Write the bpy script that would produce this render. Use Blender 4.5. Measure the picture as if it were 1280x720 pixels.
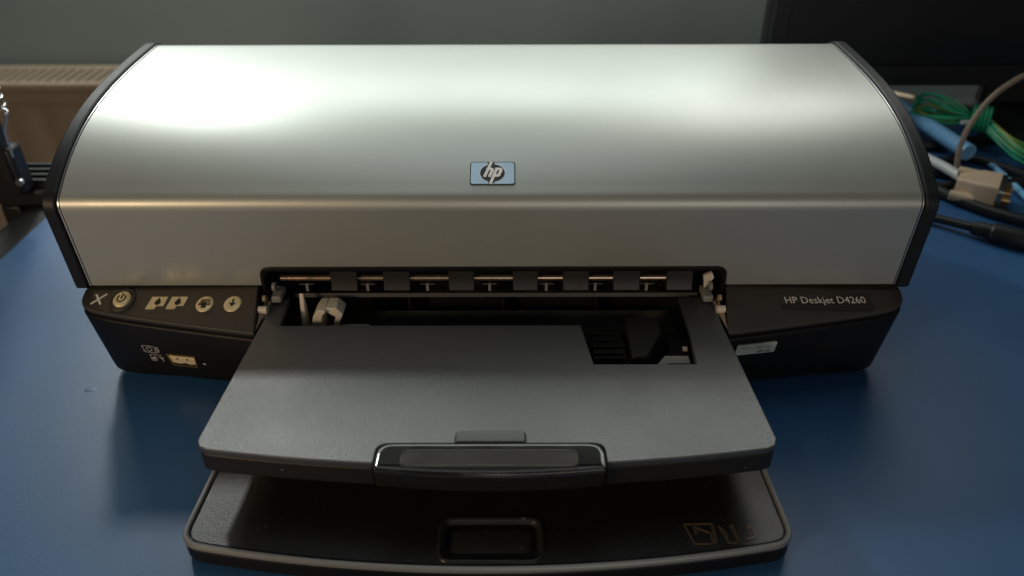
import bpy, bmesh, math, random
from mathutils import Vector, Matrix
from mathutils.bvhtree import BVHTree

random.seed(7)
for o in list(bpy.data.objects):
    bpy.data.objects.remove(o)
SC = bpy.context.scene
C = SC.collection

# ------------------------------------------------------------------ camera
cd = bpy.data.cameras.new('camera')
cam = bpy.data.objects.new('camera', cd)
C.objects.link(cam)
cam.location = (0.0114, -0.352, 0.286)
cam.rotation_euler = (math.radians(90 - 33), math.radians(0.12), 0)
cd.sensor_width = 36
cd.lens = 27
cd.clip_start = 0.01
cd.clip_end = 50
cd.dof.use_dof = True
cd.dof.focus_distance = 0.40
cd.dof.aperture_fstop = 7.5
SC.camera = cam

# ------------------------------------------------------------------ light
w = bpy.data.worlds.new('World')
SC.world = w
w.use_nodes = True
bg = w.node_tree.nodes['Background']
bg.inputs[0].default_value = (0.80, 0.92, 1.0, 1)
bg.inputs[1].default_value = 0.025


def area(name, loc, target, size, power, color, shape='DISK', size_y=None):
    l = bpy.data.lights.new(name, 'AREA')
    l.shape = shape
    l.size = size
    if size_y:
        l.size_y = size_y
    l.energy = power
    l.color = color
    o = bpy.data.objects.new(name, l)
    C.objects.link(o)
    o.location = loc
    d = Vector(target) - Vector(loc)
    o.rotation_euler = d.to_track_quat('-Z', 'Y').to_euler()
    return o


area('key_lamp', (-0.60, 0.80, 0.88), (-0.05, 0.0, 0.05), 0.10, 3.0, (0.97, 1.0, 0.95))
area('window_lamp', (-0.02, 0.94, 0.69), (0.0, 0.05, 0.10), 1.75, 9.6, (0.95, 1.0, 0.94), 'RECTANGLE', 0.48)
area('right_lamp', (0.48, 0.76, 1.02), (0.1, 0.0, 0.1), 0.40, 1.3, (1.0, 0.97, 0.90))
area('ceiling_lamp', (-0.1, 0.35, 1.8), (0, 0.1, 0), 1.0, 2.4, (0.86, 1.0, 1.0), 'SQUARE')
area('warm_room_lamp', (-0.60, -0.70, 0.36), (-0.12, 0.0, 0.06), 0.14, 2.2, (1.0, 0.70, 0.42))
area('room_fill', (0.5, -2.1, 0.55), (0.0, 0.0, 0.08), 1.1, 5.2, (1.0, 0.93, 0.82), 'SQUARE')  # added frontal fill, not a lamp of the room; brightens the lower cover face

SC.view_settings.view_transform = 'Standard'
SC.view_settings.look = 'None'
SC.view_settings.gamma = 1
SC.view_settings.exposure = 0.2
SC.view_settings.use_curve_mapping = False


# ------------------------------------------------------------------ materials
def mat(name, color, rough=0.5, metal=0.0, var=0.0, vscale=30, bump=0.0, bscale=400, spec=0.5,
        coat=0.0, trans=0.0, ior=1.45, dust=0.0, dscale=260, dustcol=(0.35, 0.33, 0.30), rvar=0.0, rscale=18,
        scratch=0.0):
    m = bpy.data.materials.new(name)
    m.use_nodes = True
    nt = m.node_tree
    N, L = nt.nodes, nt.links
    b = N['Principled BSDF']
    b.inputs['Base Color'].default_value = (*color, 1)
    b.inputs['Roughness'].default_value = rough
    b.inputs['Metallic'].default_value = metal
    b.inputs['Specular IOR Level'].default_value = spec
    b.inputs['Coat Weight'].default_value = coat
    b.inputs['Coat Roughness'].default_value = 0.30
    b.inputs['Transmission Weight'].default_value = trans
    b.inputs['IOR'].default_value = ior
    tc = N.new('ShaderNodeTexCoord')
    col = None

    def noise(scale, detail=4, rg=0.55):
        n = N.new('ShaderNodeTexNoise')
        n.inputs['Scale'].default_value = scale
        n.inputs['Detail'].default_value = detail
        n.inputs['Roughness'].default_value = rg
        L.new(tc.outputs['Object'], n.inputs['Vector'])
        return n

    if var:
        n = noise(vscale)
        mr = N.new('ShaderNodeMapRange')
        mr.inputs['From Min'].default_value = 0.3
        mr.inputs['From Max'].default_value = 0.7
        mr.inputs['To Min'].default_value = 1 - var
        mr.inputs['To Max'].default_value = 1 + var
        L.new(n.outputs['Fac'], mr.inputs['Value'])
        mx = N.new('ShaderNodeMix')
        mx.data_type = 'RGBA'
        mx.blend_type = 'MULTIPLY'
        mx.inputs['Factor'].default_value = 1
        mx.inputs['A'].default_value = (*color, 1)
        L.new(mr.outputs[0], mx.inputs['B'])
        col = mx.outputs['Result']
    if dust:
        n = noise(dscale, 2)
        n2 = noise(14, 3)
        r = N.new('ShaderNodeMapRange')
        r.inputs['From Min'].default_value = 0.69
        r.inputs['From Max'].default_value = 0.76
        L.new(n.outputs['Fac'], r.inputs['Value'])
        r2 = N.new('ShaderNodeMapRange')
        r2.inputs['From Min'].default_value = 0.40
        r2.inputs['From Max'].default_value = 0.66
        L.new(n2.outputs['Fac'], r2.inputs['Value'])
        mu = N.new('ShaderNodeMath')
        mu.operation = 'MULTIPLY'
        L.new(r.outputs[0], mu.inputs[0])
        L.new(r2.outputs[0], mu.inputs[1])
        mu2 = N.new('ShaderNodeMath')
        mu2.operation = 'MULTIPLY'
        mu2.inputs[1].default_value = dust
        L.new(mu.outputs[0], mu2.inputs[0])
        mx = N.new('ShaderNodeMix')
        mx.data_type = 'RGBA'
        if col:
            L.new(col, mx.inputs['A'])
        else:
            mx.inputs['A'].default_value = (*color, 1)
        mx.inputs['B'].default_value = (*dustcol, 1)
        L.new(mu2.outputs[0], mx.inputs['Factor'])
        col = mx.outputs['Result']
    if col:
        L.new(col, b.inputs['Base Color'])
    if rvar:
        n = noise(rscale, 5)
        mr = N.new('ShaderNodeMapRange')
        mr.inputs['From Min'].default_value = 0.3
        mr.inputs['From Max'].default_value = 0.7
        mr.inputs['To Min'].default_value = rough - rvar
        mr.inputs['To Max'].default_value = rough + rvar
        L.new(n.outputs['Fac'], mr.inputs['Value'])
        L.new(mr.outputs[0], b.inputs['Roughness'])
    if bump:
        n = noise(bscale, 3)
        h = n.outputs['Fac']
        bp = N.new('ShaderNodeBump')
        bp.inputs['Strength'].default_value = bump
        bp.inputs['Distance'].default_value = 0.0006
        L.new(h, bp.inputs['Height'])
        L.new(bp.outputs['Normal'], b.inputs['Normal'])
    return m


M = {}
M['silver'] = mat('silver_paint', (0.44, 0.465, 0.435), 0.45, 0.62, coat=0.5, var=0.035, vscale=1500, bump=0.045, bscale=2200, rvar=0.035, rscale=12)
M['trim'] = mat('bright_edge', (0.62, 0.63, 0.64), 0.3, 0.9)
M['black'] = mat('black_plastic', (0.006, 0.006, 0.0065), 0.42, spec=0.3, bump=0.10, bscale=1500, rvar=0.06)
M['cap'] = mat('cap_plastic', (0.011, 0.012, 0.015), 0.45, spec=0.35, bump=0.15, bscale=1800, rvar=0.05)
M['inner'] = mat('interior_plastic', (0.007, 0.007, 0.007), 0.5, var=0.3, vscale=60)
M['ledge'] = mat('charcoal_plastic', (0.042, 0.038, 0.033), 0.50, bump=0.18, bscale=1700, var=0.08, vscale=40, dust=0.25)
M['tray'] = mat('grey_tray_plastic', (0.042, 0.047, 0.053), 0.40, spec=1.0, rvar=0.05, rscale=25, bump=0.3, bscale=1700, var=0.12, vscale=1100, dust=0.22, dscale=520)
M['tray_edge'] = mat('tray_edge_plastic', (0.010, 0.009, 0.008), 0.5, bump=0.2, bscale=900, dust=0.3)
M['lower'] = mat('lower_tray_plastic', (0.011, 0.011, 0.011), 0.33, bump=0.25, bscale=1500, var=0.08, vscale=25, dust=0.3, dscale=500)
M['rim'] = mat('tray_rim_plastic', (0.22, 0.225, 0.225), 0.36, 0.3, bump=0.08, bscale=1200)
M['grip'] = mat('glossy_grip', (0.022, 0.023, 0.022), 0.25, dust=0.35, dscale=500, rvar=0.07, rscale=60)
M['smoke'] = mat('smoked_plastic', (0.10, 0.10, 0.10), 0.09, spec=0.4, trans=0.85, rvar=0.03, rscale=60)
M['clear'] = mat('clear_window', (0.32, 0.30, 0.28), 0.10, spec=0.4, trans=0.85, rvar=0.04, rscale=90)
M['gold'] = mat('champagne_metal', (0.80, 0.68, 0.42), 0.34, 0.25, var=0.08, vscale=200)
M['mark_dark'] = mat('dark_print', (0.02, 0.018, 0.015), 0.5)
M['mark_light'] = mat('light_print', (0.78, 0.74, 0.66), 0.5)
M['mark_grey'] = mat('grey_print', (0.42, 0.40, 0.37), 0.5)
M['badge'] = mat('badge_plate', (0.40, 0.51, 0.62), 0.28, 0.6, var=0.06, vscale=120)
M['badge_rim'] = mat('badge_rim', (0.62, 0.58, 0.50), 0.3, 0.8)
M['badge_dark'] = mat('badge_oval', (0.020, 0.022, 0.026), 0.3)
M['badge_white'] = mat('badge_letters', (0.82, 0.82, 0.80), 0.3, 0.2)
M['front'] = mat('smoked_front', (0.012, 0.010, 0.008), 0.22, rvar=0.08, rscale=90, dust=0.3, dscale=500)
M['plate'] = mat('name_plate_gloss', (0.024, 0.022, 0.020), 0.22)
M['tab'] = mat('smoked_tab', (0.050, 0.053, 0.053), 0.18)
M['emboss'] = mat('emboss_painted_glint', (0.11, 0.078, 0.05), 0.30)  # lighter brown paints the warm glints on the raised edges of black plastic
M['roller'] = mat('roller_plastic', (0.016, 0.015, 0.014), 0.45)
M['rail'] = mat('rail_edge', (0.10, 0.10, 0.10), 0.35)
M['steel'] = mat('copper_steel_shaft', (0.58, 0.44, 0.33), 0.28, 0.9, rvar=0.08, rscale=80)
M['bracket'] = mat('thin_bracket', (0.22, 0.22, 0.215), 0.4)
M['platen'] = mat('platen_plastic', (0.075, 0.08, 0.07), 0.5, var=0.35, vscale=45, dust=0.5, dscale=300)
M['bone'] = mat('bone_plastic', (0.62, 0.58, 0.49), 0.42, var=0.07, vscale=90)
M['sticker'] = mat('sticker_foil', (0.52, 0.60, 0.55), 0.35, 0.2, var=0.12, vscale=120)
M['blue'] = mat('blue_vinyl', (0.021, 0.094, 0.235), 0.49, spec=0.8, dust=0.25, dscale=520, dustcol=(0.30, 0.36, 0.42), var=0.10, vscale=9, bump=0.10, bscale=900, rvar=0.05, rscale=7)
M['desk'] = mat('black_laminate', (0.012, 0.012, 0.012), 0.5, bump=0.25, bscale=300)
M['wall'] = mat('grey_wall_paint', (0.30, 0.37, 0.365), 0.75, var=0.05, vscale=4, bump=0.3, bscale=120)
M['floor'] = mat('brown_floor', (0.12, 0.09, 0.07), 0.5, var=0.2, vscale=6)
M['radiator'] = mat('beige_enamel', (0.42, 0.325, 0.235), 0.4, var=0.05, vscale=6)
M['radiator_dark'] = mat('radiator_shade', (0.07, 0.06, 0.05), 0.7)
M['monitor'] = mat('monitor_plastic', (0.010, 0.010, 0.011), 0.5, bump=0.1, bscale=500)
M['screen'] = mat('monitor_screen', (0.006, 0.006, 0.007), 0.42)
M['green'] = mat('green_wire', (0.03, 0.42, 0.20), 0.35, var=0.2, vscale=80)
M['yellow'] = mat('yellow_green_wire', (0.28, 0.36, 0.06), 0.4)
M['tube'] = mat('light_blue_tube', (0.24, 0.54, 0.84), 0.38)
M['white'] = mat('white_cable', (0.60, 0.61, 0.60), 0.4)
M['beige'] = mat('beige_plastic', (0.56, 0.42, 0.29), 0.5, var=0.08, vscale=60)
M['cable_brown'] = mat('brown_grey_cable', (0.30, 0.23, 0.17), 0.5)
M['rubber'] = mat('black_rubber', (0.012, 0.012, 0.013), 0.45, var=0.2, vscale=60)
M['brass'] = mat('brass', (0.65, 0.42, 0.16), 0.3, 0.9)
M['chrome'] = mat('chrome', (0.6, 0.6, 0.6), 0.25, 0.95)


# ------------------------------------------------------------------ helpers
def link(name, me, m, parent=None):
    o = bpy.data.objects.new(name, me)
    C.objects.link(o)
    if m is not None:
        o.data.materials.append(M[m] if isinstance(m, str) else m)
    if parent is not None:
        o.parent = parent
        o.matrix_parent_inverse = parent.matrix_world.inverted()
    return o


def obj(name, bm, m, parent=None, bevel=0, segs=2, smooth=True, angle=35):
    bmesh.ops.recalc_face_normals(bm, faces=bm.faces)
    me = bpy.data.meshes.new(name)
    bm.to_mesh(me)
    bm.free()
    if smooth:
        for p in me.polygons:
            p.use_smooth = True
        me.set_sharp_from_angle(angle=math.radians(angle))
    o = link(name, me, m, parent)
    if bevel:
        b = o.modifiers.new('bevel', 'BEVEL')
        b.width = bevel
        b.segments = segs
        b.limit_method = 'ANGLE'
        b.angle_limit = math.radians(40)
        b.harden_normals = False
    return o


def thing(name, label, cat, loc=(0, 0, 0), group=None):
    o = bpy.data.objects.new(name, None)
    C.objects.link(o)
    o.location = loc
    o['label'] = label
    o['category'] = cat
    if group:
        o['group'] = group
    bpy.context.view_layer.update()
    return o


def tag(o, label, cat, group=None):
    o['label'] = label
    o['category'] = cat
    if group:
        o['group'] = group
    return o


def box(bm, x0, x1, y0, y1, z0, z1):
    vs = [bm.verts.new((x, y, z)) for z in (z0, z1) for y in (y0, y1) for x in (x0, x1)]
    for f in ((0, 2, 3, 1), (4, 5, 7, 6), (0, 1, 5, 4), (2, 6, 7, 3), (0, 4, 6, 2), (1, 3, 7, 5)):
        bm.faces.new([vs[i] for i in f])


def bx(*a):
    bm = bmesh.new()
    box(bm, *a)
    return bm


def rpoly(pts, radii, n=7):
    out = []
    k = len(pts)
    if not isinstance(radii, (list, tuple)):
        radii = [radii] * k
    for i in range(k):
        p = Vector(pts[i])
        a = Vector(pts[i - 1]) - p
        b = Vector(pts[(i + 1) % k]) - p
        r = radii[i]
        if r <= 0:
            out.append(tuple(p))
            continue
        ang = a.angle(b)
        t = min(r / math.tan(ang / 2), a.length * .49, b.length * .49)
        p0 = p + a.normalized() * t
        p1 = p + b.normalized() * t
        for j in range(n + 1):
            s = j / n
            q = p0 * (1 - s) ** 2 * 1 + p * 2 * s * (1 - s) + p1 * s * s
            out.append(tuple(q))
    return out


def rrect(x0, x1, y0, y1, r, n=7):
    return rpoly([(x0, y0), (x1, y0), (x1, y1), (x0, y1)], r, n)


def crom(pts, n=6):
    out = []
    P = [Vector(p) for p in pts]
    P = [P[0] * 2 - P[1]] + P + [P[-1] * 2 - P[-2]]
    for i in range(1, len(P) - 2):
        a, b, c, d = P[i - 1:i + 3]
        for j in range(n):
            t = j / n
            out.append(0.5 * ((2 * b) + (c - a) * t + (2 * a - 5 * b + 4 * c - d) * t * t + (3 * b - a - 3 * c + d) * t ** 3))
    out.append(P[-2])
    return out


def offset(loop, d):
    """move a closed 2-D loop outward by d (positive) whatever its winding"""
    n = len(loop)
    A = sum(loop[i][0] * loop[(i + 1) % n][1] - loop[(i + 1) % n][0] * loop[i][1] for i in range(n))
    sg = 1 if A > 0 else -1
    out = []
    for i in range(n):
        p = Vector(loop[i])
        a = (p - Vector(loop[i - 1]))
        b = (Vector(loop[(i + 1) % n]) - p)
        if a.length < 1e-9:
            a = b
        if b.length < 1e-9:
            b = a
        a.normalize(); b.normalize()
        na = Vector((a.y, -a.x)) * sg
        nb = Vector((b.y, -b.x)) * sg
        m = (na + nb)
        m.normalize()
        k = d / max(0.45, m.dot(na))
        out.append(tuple(p + m * k))
    return out


def prism(bm, loop, z0, z1, holes=()):
    """closed slab over a 2-D outline with optional holes; z0 / z1 numbers or functions of (x, y)"""
    f0 = z0 if callable(z0) else (lambda x, y: z0)
    f1 = z1 if callable(z1) else (lambda x, y: z1)
    loops = [loop] + list(holes)
    te, be = [], []
    for lp in loops:
        t = [bm.verts.new((x, y, f1(x, y))) for x, y in lp]
        b = [bm.verts.new((x, y, f0(x, y))) for x, y in lp]
        n = len(lp)
        for i in range(n):
            j = (i + 1) % n
            bm.faces.new((b[i], b[j], t[j], t[i]))
        for i in range(n):
            j = (i + 1) % n
            te.append(bm.edges.get((t[i], t[j])))
            be.append(bm.edges.get((b[i], b[j])))
    if holes:
        bmesh.ops.triangle_fill(bm, edges=te, use_beauty=True, use_dissolve=False)
        bmesh.ops.triangle_fill(bm, edges=be, use_beauty=True, use_dissolve=False)
    else:
        bmesh.ops.contextual_create(bm, geom=te)
        bmesh.ops.contextual_create(bm, geom=be)


def pr(loop, z0, z1, holes=()):
    bm = bmesh.new()
    prism(bm, loop, z0, z1, holes)
    return bm


def loft(bm, loops, cap0=True, cap1=True):
    R = [[bm.verts.new(p) for p in lp] for lp in loops]
    n = len(R[0])
    for a, b in zip(R, R[1:]):
        for i in range(n):
            j = (i + 1) % n
            bm.faces.new((a[i], a[j], b[j], b[i]))
    if cap0:
        bm.faces.new(R[0])
    if cap1:
        bm.faces.new(R[-1])


def tube(bm, pts, r, seg=8, rad=None, cap=True, closed=False):
    pts = [Vector(p) for p in pts]
    rings = []
    up = None
    for i, p in enumerate(pts):
        t = (pts[min(i + 1, len(pts) - 1)] - pts[max(i - 1, 0)]).normalized()
        if up is None:
            up = Vector((0, 0, 1)) if abs(t.z) < .9 else Vector((1, 0, 0))
        s = t.cross(up)
        s.normalize()
        up = s.cross(t)
        rr = rad[i] if rad else r
        rings.append([bm.verts.new(p + (s * math.cos(a) + up * math.sin(a)) * rr) for a in [2 * math.pi * k / seg for k in range(seg)]])
    for a, b in zip(rings, rings[1:]):
        for i in range(seg):
            j = (i + 1) % seg
            bm.faces.new((a[i], a[j], b[j], b[i]))
    if cap:
        bm.faces.new(rings[0])
        bm.faces.new(rings[-1])


def tb(pts, r, seg=8, rad=None, cap=True):
    bm = bmesh.new()
    tube(bm, pts, r, seg, rad, cap)
    return bm


def disk(r, n=28, c=(0, 0), sx=1, sy=1):
    return [(c[0] + sx * r * math.cos(2 * math.pi * i / n), c[1] + sy * r * math.sin(2 * math.pi * i / n)) for i in range(n)]


def sheet(bm, loop, fn, h0=0.0001, h1=None):
    """map a 2-D outline through fn(u, v, h) as a thin slab from h=0-ish to h0"""
    h = h1 if h1 is not None else -0.0003
    t = [bm.verts.new(fn(u, v, h0)) for u, v in loop]
    b = [bm.verts.new(fn(u, v, h)) for u, v in loop]
    n = len(loop)
    bm.faces.new(t)
    bm.faces.new(b)
    for i in range(n):
        j = (i + 1) % n
        bm.faces.new((b[i], b[j], t[j], t[i]))


def strokes(bm, lines, wd, fn, h=0.00015):
    for ln in lines:
        for a, b in zip(ln, ln[1:]):
            a = Vector(a); b = Vector(b)
            d = (b - a)
            if d.length < 1e-7:
                continue
            d.normalize()
            e = d * wd * .45
            s = Vector((-d.y, d.x)) * wd * .5
            h += 0.000004
            sheet(bm, [tuple(a - e - s), tuple(b + e - s), tuple(b + e + s), tuple(a - e + s)], fn, h)


def text_into(bm, s, width, height, fn, h=0.0002, origin=(0, 0), shear=0.0):
    cu = bpy.data.curves.new('lettering', 'FONT')
    cu.body = s
    cu.size = 1
    cu.fill_mode = 'FRONT'
    cu.resolution_u = 3
    to = bpy.data.objects.new('lettering_source', cu)
    C.objects.link(to)
    bpy.context.view_layer.update()
    me = bpy.data.meshes.new_from_object(to.evaluated_get(bpy.context.evaluated_depsgraph_get()))
    bpy.data.objects.remove(to)
    bpy.data.curves.remove(cu)
    xs = [v.co.x for v in me.vertices]
    ys = [v.co.y for v in me.vertices]
    kx = width / (max(xs) - min(xs))
    ky = height / (max(ys) - min(ys)) if height else kx
    vs = []
    for v in me.vertices:
        u = (v.co.x - min(xs)) * kx
        t = (v.co.y - min(ys)) * ky
        vs.append(bm.verts.new(fn(origin[0] + u + shear * t, origin[1] + t, h)))
    for p in me.polygons:
        try:
            bm.faces.new([vs[i] for i in p.vertices])
        except ValueError:
            pass
    bpy.data.meshes.remove(me)


# ------------------------------------------------------------------ setting
wl = obj('wall', bx(-2.2, 2.2, 1.0, 1.06, -0.75, 1.9), 'wall', smooth=False)
wl['kind'] = 'structure'
fl = obj('floor', bx(-2.2, 2.2, -1.4, 1.0, -0.79, -0.75), 'floor', smooth=False)
fl['kind'] = 'structure'

# desk
desk = thing('desk', 'black laminate desk with rounded edge under the blue mat', 'desk', (0.3, 0.0, -0.75))
obj('tabletop', pr(rrect(-0.394, 1.0, -0.50, 0.47, 0.02), -0.028, -0.002), 'desk', desk, bevel=0.008, segs=4)
for lx in (-0.34, 0.94):
    for ly in (-0.44, 0.41):
        obj('leg', pr(rrect(lx - .025, lx + .025, ly - .025, ly + .025, .006), -0.75, -0.028), 'desk', desk, bevel=0.002)

# blue mat with slow waviness and a few small blisters
bm = bmesh.new()
nx, ny = 150, 100
X0, X1, Y0, Y1 = -0.361, 0.92, -0.46, 0.445
blis = [(-0.229, -0.017, .0024, .00014), (-0.27, -0.07, .008, .00006),
        (0.30, -0.08, .006, .0001), (0.34, 0.02, .008, .0001)]
grid = []
for j in range(ny + 1):
    row = []
    for i in range(nx + 1):
        x = X0 + (X1 - X0) * i / nx
        y = Y0 + (Y1 - Y0) * j / ny
        row.append(bm.verts.new((x, y, 0)))
    grid.append(row)
for j in range(ny):
    for i in range(nx):
        bm.faces.new((grid[j][i], grid[j][i + 1], grid[j + 1][i + 1], grid[j + 1][i]))
ring = [grid[0][i] for i in range(nx + 1)] + [grid[j][nx] for j in range(1, ny + 1)] + [grid[ny][i] for i in range(nx - 1, -1, -1)] + [grid[j][0] for j in range(ny - 1, 0, -1)]
low = [bm.verts.new((v.co.x, v.co.y, -0.0018)) for v in ring]
for i in range(len(ring)):
    j = (i + 1) % len(ring)
    bm.faces.new((ring[i], ring[j], low[j], low[i]))
mt = obj('desk_mat', bm, 'blue')
tag(mt, 'large smooth blue vinyl mat covering the desk under the printer', 'desk mat')
for bxx, byy, br, bh in blis:
    bm = bmesh.new()
    L0 = [[(bxx + br * k * math.cos(a) * 1.5, byy + br * k * math.sin(a), 0.00005 - 0.0001 * (k == 1.0) + bh * (1 - k * k) ** 2) for a in [2 * math.pi * q / 16 for q in range(16)]] for k in (1.0, .85, .65, .45, .25, .06)]
    loft(bm, L0)
    obj('blister', bm, 'blue', mt, angle=80)

# ------------------------------------------------------------------ radiator
rad = thing('radiator', 'beige panel radiator with slatted top grille on the grey wall', 'radiator', (-0.75, 0.93, -0.66))
bm = bmesh.new()
prof = []
rx0, rx1 = -1.12, -0.36
k = int((rx1 - rx0) / 0.0633)
for i in range(k):
    a = rx0 + (rx1 - rx0) * i / k
    b = rx0 + (rx1 - rx0) * (i + 1) / k
    wv = b - a
    prof += [(a, .880), (a + wv * .30, .880), (a + wv * .42, .883), (a + wv * .58, .883), (a + wv * .70, .880)]
prof += [(rx1, .880)]
front = prof
bk = [(x, .896) for x, _ in reversed(front)]
prism(bm, front + bk, -0.66, -0.150)
box(bm, rx0, rx1, .8785, .896, -0.150, -0.128)
obj('front_panel', bm, 'radiator', rad, bevel=0.002)
obj('rear_panel', bx(rx0, rx1, .955, .970, -0.66, -0.128), 'radiator', rad, bevel=0.003)
for sx in (rx0, rx1 - .004):
    obj('side_panel', bx(sx, sx + .004, .896, .955, -0.66, -0.116), 'radiator', rad, bevel=0.001)
obj('top_frame', (lambda b: (box(b, rx0, rx1, .876, .892, -.128, -.114), box(b, rx0, rx1, .962, .980, -.128, -.114), b)[2])(bmesh.new()), 'radiator', rad, bevel=0.003)
obj('grille_shade_sheet', bx(rx0 + .004, rx1 - .004, .896, .955, -.140, -.134), 'radiator_dark', rad)  # added dark sheet, paints the shade between the slats
obj('wall_bracket', bx(-0.75, -0.70, .970, 1.0, -.5, -.3), 'radiator', rad)
sm = None
nsl = 46
for i in range(nsl):
    x = rx0 + .012 + (rx1 - rx0 - .024) * i / (nsl - 1)
    if sm is None:
        o = obj('slat', bx(-.0045, .0045, .892, .962, -.126, -.1155), 'radiator', rad, smooth=False)
        sm = o.data
    else:
        o = link('slat', sm, None, rad)
    o.location.x += x

# ------------------------------------------------------------------ monitor
mon = thing('monitor', 'black computer monitor standing at the back of the desk', 'monitor', (0.53, 0.41, 0.0))
zb = 0.036
obj('housing', bx(0.262, 0.80, 0.415, 0.440, zb, 0.40), 'monitor', mon, bevel=0.004)
fr = rrect(0.262, 0.80, zb, 0.40, 0.006)
hole = rrect(0.276, 0.786, zb + .02, 0.386, 0.001)
bm = bmesh.new()
prism(bm, fr, 0.404, 0.4145, [hole])
for v in bm.verts:
    v.co = Vector((v.co.x, v.co.z, v.co.y))
obj('bezel', bm, 'monitor', mon, bevel=0.0015)
obj('screen', bx(0.2762, 0.7858, 0.4085, 0.4135, zb + .0202, 0.3858), 'screen', mon, smooth=False)
obj('stand_neck', bx(0.50, 0.56, 0.428, 0.441, 0.008, zb + .05), 'monitor', mon, bevel=0.003)
obj('stand_base', pr(rrect(0.47, 0.66, 0.34, 0.444, 0.02), 0.0002, 0.010), 'monitor', mon, bevel=0.003)

# ------------------------------------------------------------------ printer
PR = thing('inkjet_printer', 'black and silver desktop inkjet printer with its paper trays open', 'printer', (0, 0.08, 0))
K4 = (-63.21208, 34.16303, -7.412339, 0.800504, 0.108798)


def ztop(y):
    z = 0
    for k in K4:
        z = z * y + k
    return z


FACE = [(0.0040, 0.0570), (0.0006, 0.1030)]          # lower cover face (y, z)
fil = []
for i in range(9):
    s = i / 8
    p0, p1, p2 = Vector((.0005, .1042)), Vector((.0000, .1100)), Vector((.0062, ztop(.0062)))
    fil.append(tuple(p0 * (1 - s) ** 2 + p1 * 2 * s * (1 - s) + p2 * s * s))
arc = [(.0062 + (.1565 - .0062) * i / 44, ztop(.0062 + (.1565 - .0062) * i / 44)) for i in range(1, 45)]
back = [tuple(p) for p in crom([(.1565, ztop(.1565)), (.1605, .1447), (.168, .1415), (.179, .132), (.188, .112), (.193, .080), (.195, .056)], 5)][1:]
SIDE = [FACE[0], FACE[1]] + fil + arc + back              # open profile, front-bottom to back-bottom
HWX = 0.2206

# cover with the notch for the paper opening
bm = bmesh.new()
strip = [FACE[1]] + fil + arc + back
prev = None
top = None
xs = [-HWX, HWX]
for (y, z) in strip:
    vs = [bm.verts.new((x, y, z)) for x in xs]
    if prev:
        bm.faces.new((prev[0], prev[1], vs[1], vs[0]))
    else:
        top = vs
    prev = vs


def fpt(x, z):
    t = (z - FACE[0][1]) / (FACE[1][1] - FACE[0][1])
    return (x, FACE[0][0] + (FACE[1][0] - FACE[0][0]) * t, z)


NOT = rpoly([(-.1270, .0570), (-.1258, .0690), (.1272, .0690), (.1284, .0570)], [0, .006, .006, 0], 6)
low = [bm.verts.new(fpt(*p)) for p in [(-HWX, .0570)] + NOT + [(HWX, .0570)]]
bm.faces.new([top[0]] + low + [top[1]])
bmesh.ops.recalc_face_normals(bm, faces=bm.faces)
cover = obj('cover', bm, 'silver', PR, angle=45)
bm = bmesh.new()
bm.from_mesh(cover.data)
for e in bm.edges:
    if e.is_boundary:
        e.smooth = False
bm.to_mesh(cover.data)
bm.free()
sd = cover.modifiers.new('thickness', 'SOLIDIFY')
sd.thickness = 0.0022
sd.offset = -1
cover['label'] = 'satin silver curved cover'

closed = SIDE + [(.190, .0545), (.010, .0545)]
for sgn in (-1, 1):
    # thin bright edge strip, then the black end cap
    for nm, x0, x1, off, m, bv in (('edge_trim', .2210, .2217, .0003, 'trim', 0), ('end_cap', .2222, .2292, .0016, 'cap', .0011)):
        lp = offset(closed, off)
        lp = [p for i, p in enumerate(lp) if i != 1]
        bm = bmesh.new()
        loft(bm, [[(sgn * x0, y, z) for y, z in lp], [(sgn * x1, y, z) for y, z in lp]])
        obj(nm, bm, m, PR, bevel=bv, segs=3, angle=30)

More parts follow.
